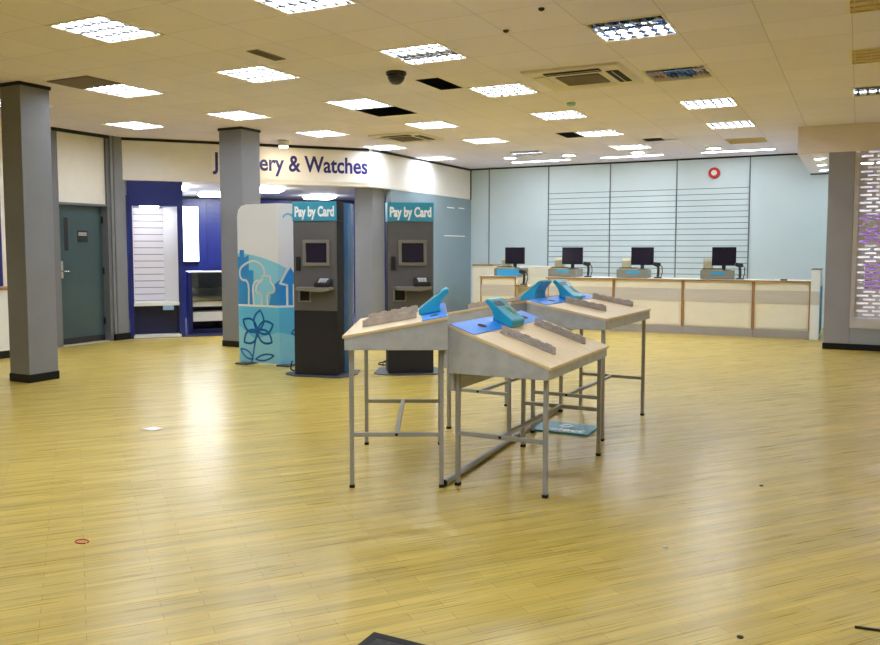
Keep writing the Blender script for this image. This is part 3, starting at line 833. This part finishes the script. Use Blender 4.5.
# printed panel: two flat wings joined by a soft fold
pa, pb, pc = Vector((-6.635,7.675)), Vector((-6.02,7.66)), Vector((-5.60,8.15))
t = thing('printed_screen_panel','tall white folded screen printed with blue town and flower, beside the first kiosk','display screen')
def wing_mb(p, q, shapes, L, corner):
    d = (q-p).normalized(); n = Vector((d.y,-d.x))
    def W3(s,z,o): 
        v = p+d*s+n*o; return (v.x,v.y,z)
    mb = MB()
    base = [(0,.02),(L,.02),(L,1.9)]+([(.14,1.9),(.07,1.885),(.02,1.84),(0,1.77)] if corner else [(0,1.9)])
    nb = len(base)
    vs = [W3(s,z,0) for s,z in base]+[W3(s,z,-.015) for s,z in base]
    mb._new(vs,[tuple(range(nb)),tuple(range(2*nb-1,nb-1,-1))]+[(i,(i+1)%nb,nb+(i+1)%nb,nb+i) for i in range(nb)],M['printwhite'])
    for i,(m,poly) in enumerate(shapes):
        if isinstance(poly,tuple) and poly[0]=='line':
            _,pts,wd,closed = poly
            if closed: pts = pts+[pts[0]]
            for a,b in zip(pts,pts[1:]):
                A,B = Vector(a),Vector(b)
                if (B-A).length<1e-6: continue
                dd=(B-A).normalized(); nn=Vector((-dd.y,dd.x))*wd/2; A=A-dd*wd*.3; B=B+dd*wd*.3
                q4=[A-nn,B-nn,B+nn,A+nn]
                q4=[(min(max(v.x,0),L),min(max(v.y,.02),1.9)) for v in q4]
                mb.poly([W3(s,z,.0006+.0003*i) for s,z in q4],m)
        else:
            mb.poly([W3(min(max(s,0),L),min(max(z,.02),1.9),.0006+.0003*i) for s,z in poly],m)
    return mb
def arc(cx,cz,r,a0,a1,n=10,rz=None): return [(cx+r*math.cos(R(a0+(a1-a0)*i/n)),cz+(rz or r)*math.sin(R(a0+(a1-a0)*i/n))) for i in range(n+1)]
def soft(pts):
    for _ in range(2):
        q=[pts[0]]
        for (a,b),(c,d) in zip(pts,pts[1:]): q += [(a*.75+c*.25,b*.75+d*.25),(a*.25+c*.75,b*.25+d*.75)]
        pts = q+[pts[-1]]
    return pts
L1 = (pb-pa).length; L2 = .36
hill = [(0,.02),(L1,.02),(L1,1.2)]+[(L1*(1-i/10), 1.2+.12*math.sin(i/10*PI/2)) for i in range(1,11)]
def petal(cx,cz,a,l,w,n=10):
    out=[]
    for i in range(n+1):
        f=i/n; out.append((f*l, w*math.sin(PI*f)**.8 if 0<f<1 else 0))
    out+= [(x,-y) for x,y in out[::-1][1:-1]]
    c,s=math.cos(R(a)),math.sin(R(a))
    return [(cx+x*c-y*s,cz+x*s+y*c) for x,y in out]
W,PP,PM,PB,PD = M['printwhite'],M['printpale'],M['printmid'],M['printblue'],M['printdeep']
tree1 = [(.16,.70),(.17,1.0),(.04,1.0),(.02,1.13),(.12,1.2),(.24,1.24),(.36,1.2),(.42,1.1),(.38,1.0),(.22,.99),(.24,.70)]
tree2 = [(.36,.70),(.37,.86),(.27,.85),(.29,.96),(.38,1.0),(.37,1.06),(.5,1.06),(.49,.99),(.56,.93),(.55,.86),(.44,.86),(.45,.70)]
sh1 = [(PP,hill),
 (PB,[(0,.70),(.24,.70),(.24,1.12),(.17,1.12),(.17,1.3),(.10,1.27),(.10,1.36),(.03,1.36),(.03,1.28),(0,1.28)]),
 (PB,[(.47,.70),(L1,.70),(L1,1.0),(.52,.93)]),
 (PM,[(0,.02),(L1,.02),(L1,.69),(0,.69)]),
 (PP,[(0,.02),(L1,.02),(L1,.40),(.25,.30),(0,.46)]),
 (W,('line',soft(tree1),.026,False)),(PP,soft(tree2)),(W,('line',soft(tree2),.026,False)),
 (W,('line',[(0,.70),(L1,.70)],.024,False))]
for a in (80,20,-30,150,215): sh1.append((PD,('line',petal(.29,.40,a,.25,.075),.026,True)))
sh1 += [(PD,('line',arc(.28,.40,.03,0,360,8),.02,True)),(PD,('line',[(.28,.38),(.25,.25),(.20,.02)],.022,False)),
 (PD,('line',petal(.22,.06,150,.22,.04),.02,True)),(PD,('line',petal(.26,.06,12,.28,.035),.02,True))]
wing_mb(pa,pb,sh1,L1,True).build('front_wing', t)
hill2 = [(0,.02),(L2,.02),(L2,.9),(.22,1.08),(0,1.2)]
sh2 = [(PP,hill2),(PB,[(0,.70),(.32,.70),(.32,.95),(.24,1.0),(.16,1.18),(.06,1.02),(0,1.0)]),(PM,[(0,.02),(L2,.02),(L2,.69),(0,.69)]),(PP,[(0,.02),(L2,.02),(L2,.3),(0,.40)]),
 (W,('line',[(.1,.7),(.1,.95),(.02,.97),(.14,1.2),(.26,.97),(.18,.95),(.18,.70)],.026,False)),(W,('line',[(0,.70),(L2,.70)],.024,False)),
 (PM,('line',arc(.12,1.72,.06,20,160,6),.016,False)),(PM,('line',arc(.22,1.74,.06,20,160,6),.016,False)),
 (PD,('line',petal(.26,.42,90,.12,.035),.018,True)),(PD,('line',petal(.26,.42,200,.12,.035),.018,True)),(PD,('line',petal(.26,.42,-20,.1,.03),.018,True))]
wing_mb(pb,pb+(pc-pb).normalized()*L2,sh2,L2,False).build('folded_wing', t)
for x,y in ((-6.5,7.68),(-5.95,7.76)): MB().box((x-.09,y-.14,.0005),(x+.09,y+.14,.0195),M['base']).build('foot_plate', t, bevel=.003)

# cables by the kiosks
for pts,lab in (([(-5.56,7.45,.012),(-5.62,7.36,.012),(-5.60,7.32,.06),(-5.585,7.33,.13)],'short black cable hanging at the foot of the first kiosk'),
   ([(-4.7,8.28,.012),(-4.72,8.34,.012),(-4.9,8.5,.014),(-5.1,8.4,.016),(-5.0,8.2,.012),(-4.82,8.25,.014),(-4.72,8.5,.012),(-4.9,8.62,.012)],'tangle of black cables on the floor behind the second kiosk'),
   ([(-4.93,8.2,.008),(-5.15,8.55,.008),(-5.05,8.8,.008),(-4.8,8.75,.008)],'loop of thin black cable trailing beyond the tangle')):
    # smooth the polyline
    V=[Vector(p) for p in pts]
    for _ in range(3):
        Q=[V[0]]
        for a,b in zip(V,V[1:]): Q+=[a*.75+b*.25,a*.25+b*.75]
        V=Q+[V[-1]]
    o = MB().tube(V,.008,M['rubber'],7).build('cable', smooth=True); tag(o,lab,'cable','black cables by the kiosks')

# ------------------------------------------------------------------ jewellery room behind the fascia
cpl = [F2(.0,.02),F2(FLEN,.02),(-7.42,11.95),(-7.42,17),(-9,17),(-14,11.6),(-11.9,7.8)]
o = MB().prism(cpl,'z',.0005,.006,M['carpet']).build('floor_carpet'); struct(o)
cp2 = [F2(.0,th+.001),F2(FLEN-.05,th+.001),(-7.421,12.0),(-7.421,17),(-9,17),(-14,11.6),(-11.9,7.8)]
o = MB().prism(cp2,'z',FZ+.01,FZ+.03,M['cream']).build('ceiling_jewellery'); struct(o)
def at_f(u,n): return F2(u,n)
BN = 3.7
mb = MB(); T = Matrix.Translation((*F2(0),0)) @ Matrix.Rotation(FANG,4,'Z')
wj = MB().box((-.6,BN,0),(6.2,BN+.1,FZ),M['navy'],T).build('wall_jewellery'); struct(wj)
mb = MB()
for k in range(14): mb.box((1.55,BN-.02,1.0+.1*k),(3.2,BN-.001,1.09+.1*k),M['navy'],T)
mb.build('slat_panel', wj)
MB().box((-.6,BN-.02,FZ-.04),(6.2,BN-.001,FZ),M['trimblack'],T).build('shadow_gap', wj)
o = MB().box((-.6,.9,0),(-.5,BN,FZ),M['navy'],T).build('wall_side'); struct(o)
o = MB().box((-7.42,16.9,0),(-10.,17.,FZ),M['navy']).build('wall_rear'); struct(o)
# lit display cabinet in the opening
t = thing('display_cabinet','tall navy display cabinet with a lit white slatted recess, by the door','display cabinet',(*F2(0),0),FANG)
u0,u1,dp = .04,.845,.55
mb = MB().box((u0,.025,0),(u0+.065,dp,FZ-.002),M['navy']).box((u1-.085,.025,0),(u1,dp,FZ-.002),M['navy']).box((u0+.065,.025,2.03),(u1-.085,dp,FZ-.002),M['navy'])
mb.box((u0+.065,dp-.02,0),(u1-.085,dp,2.03),M['navy'])
mb.build('body', t)
mb = MB().box((u0+.066,dp-.04,.55),(u1-.086,dp-.0205,2.029),M['slatgroove'])
for k in range(14): mb.box((u0+.066,dp-.05,.56+.105*k),(u1-.086,dp-.0405,.652+.105*k),M['slatwhite'])
mb.build('slat_back', t)
MB().box((u0+.0655,.035,.55),(u0+.078,dp-.051,2.029),M['slatwhite']).build('side_lining', t)
MB().prism([(.57,dp-.052),(u1-.0855,.05),(u1-.0855,dp-.052)],'z',.55,2.029,M['printwhite']).build('side_lining', t)
MB().box((u0+.06,.02,.50),(u1-.08,dp-.0205,.549),M['white']).build('shelf', t)
MB().box((u0+.066,.2,.05),(u1-.086,.22,.499),M['navydark']).build('kick_panel', t)
MB().box((u0+.05,.022,.0062),(u1-.06,.2,.05),M['white']).build('base_strip', t)
MB().box((u0+.18,.12,2.008),(u1-.35,.16,2.0295),M['downl']).build('lamp', t)
MB().box((.52,.022,.43),(.68,.03,.499),mat('pale_tag',(150,190,230),.4)).build('shelf_tag', t, label='pale blue tag under the shelf')
# lightbox on the far wall
t = thing('lightbox','glowing white upright lightbox on the navy wall','lightbox',(*F2(0,BN),0),FANG)
bu = (Vector((-12.1,12.64))-FA).dot(FU)
MB().box((bu-.24,-.11,1.12),(bu+.08,-.001,2.22),M['navydark']).build('case', t); MB().box((bu-.23,-.118,1.13),(bu+.07,-.1105,2.21),M['boxl']).build('face', t)
# glass counter
t = thing('glass_counter','glass-fronted jewellery counter with white drawers on navy carpet','display counter',(*F2(.93,.40),0),FANG)
L = 1.6
MB().box((0,0,.007),(.06,.5,.99),M['navy']).build('end_panel', t)
MB().box((.0,-.01,.991),(L,.52,1.01),M['alum']).build('top', t)
MB().box((.062,.0,.55),(L,.006,.99),M['glass']).build('glass_front', t)
mb = MB()
for z,x in ((.44,L),(.54,L),(.64,L),(.20,.62)): mb.box((.07,.05+(.64-z)*.05,z),(x,.48,z+(.085 if z>.3 else .15)),M['white'])
mb.build('drawers', t); MB().box((.06,.49,.007),(L,.5,.99),M['navydark']).build('back', t)
MB().box((.07,.04,.007),(L,.48,.07),M['navydark']).build('plinth', t)
MB().bar((.9,.02,.07),(1.0,.02,.54),.03,M['alum']).build('strut', t)
o = MB().lathe([(.17,0),(.2,.08),(.17,.17),(.06,.21)],mat('dark_bag',(60,58,70),.6),18).build('dark_bag', smooth=True); o.location=(*F2(1.55,.70),.0705); tag(o,'dark bag under the glass counter','bag')
o.scale=(1.1,.7,.9)
# jewellery room lamps
l0 = None
for u,n,lab in ((.75,1.0,'flat lit ceiling panel inside the jewellery room, near the display cabinet'),(2.3,1.0,'flat lit ceiling panel inside the jewellery room, behind the sign lettering'),(1.6,2.6,'flat lit ceiling panel deep inside the jewellery room'),(3.6,2.6,'flat lit ceiling panel at the far end of the jewellery room')):
    if l0 is None:
        l0 = t = thing('ceiling_panel_light',lab,'ceiling light',(*F2(u,n),FZ+.01),FANG,'jewellery room ceiling panels')
        MB().box((-.3,-.3,-.012),(.3,.3,-.0005),M['white']).build('frame', t); MB().prism([(-.28,-.0125),(.28,-.0125),(.24,-.06),(-.24,-.06)],'y',-.28,.28,M['slotl']).build('lens', t)
    else: dup(l0,(*F2(u,n),FZ+.01),FANG,lab)

# left-edge cabinet seen past the pillar
t = thing('wall_unit','white low cabinet with a beech top and navy backboard, at the left edge','cabinet',(LX,0,0))
MB().box((.002,5.8,.10),(.45,6.93,.86),M['white']).build('body', t); MB().box((.002,5.8,0),(.43,6.93,.0995),M['skirt']).build('plinth', t)
MB().box((.002,5.78,.8605),(.47,6.95,.89),M['beech']).build('top', t); MB().box((.002,5.8,.8905),(.03,6.93,2.5),M['navy']).build('backboard', t)

# ------------------------------------------------------------------ things on the floor
t = thing('floor_mat','corner of a dark mat with a black edge, at the bottom of the picture','mat',(-1.495,2.415,0))
MB().box((.03,-.6,.0005),(.97,-.03,.006),M['matm']).build('pile', t)
mb = MB()
for a,b in (((0,-.63),(1.0,-.6)),((0,-.03),(1.0,0)),((0,-.6),(.03,-.03)),((.97,-.6),(1.0,-.03))): mb.box((a[0],a[1],.0005),(b[0],b[1],.008),M['rubber'])
mb.build('edge', t)
o = MB().poly([(-.075,-.045,.004),(.055,-.06,.001),(.08,.03,.006),(-.04,.055,.002)],M['paper']).build('paper_scrap'); o.location=(-4.755,4.506,.001); tag(o,'white scrap of paper on the floor in front of the left pillar','paper')
sol=o.modifiers.new('thick','SOLIDIFY'); sol.thickness=.001
o = MB().tube([(.03*math.cos(a*PI/10)*1.2,.03*math.sin(a*PI/10)*.8,.003) for a in range(20)],.003,M['redband'],6).build('rubber_band'); o.location=(-3.197,2.581,0); tag(o,'small red rubber band on the floor at lower left','rubber band')
o = MB().bar((0,0,.004),(.16,.02,.004),.008,M['rubber']).build('black_strip'); o.location=(.03,3.245,0); tag(o,'thin black strip on the floor at the lower right edge','strip')
for (x,y),lab in (((-.46,5.0),'tiny dark crumb on the floor, right of the desks'),((-.33,2.98),'dark speck of dirt on the floor near the black strip'),((-.75,3.75),'pale speck of debris on the floor in front of the desks')):
    o = MB().lathe([(.011,0),(.012,.004),(.005,.007)],M['sealant'] if 'pale' not in lab else M['paper'],8).build('debris_speck'); o.location=(x,y,0); tag(o,lab,'debris')

# ------------------------------------------------------------------ world and colour
w = bpy.data.worlds.new('world'); S.world = w; w.use_nodes = True
w.node_tree.nodes['Background'].inputs['Color'].default_value = (.8,.85,.9,1); w.node_tree.nodes['Background'].inputs['Strength'].default_value = .3
S.view_settings.view_transform = 'Standard'; S.view_settings.look = 'None'; S.view_settings.gamma = 1; S.view_settings.exposure = 1.4
S.view_settings.use_curve_mapping = False
S.cycles.use_denoising = True
S.cycles.max_bounces = 8; S.cycles.diffuse_bounces = 5; S.cycles.glossy_bounces = 4; S.cycles.transmission_bounces = 6
S.cycles.sample_clamp_indirect = 6; S.cycles.caustics_reflective = False; S.cycles.caustics_refractive = False
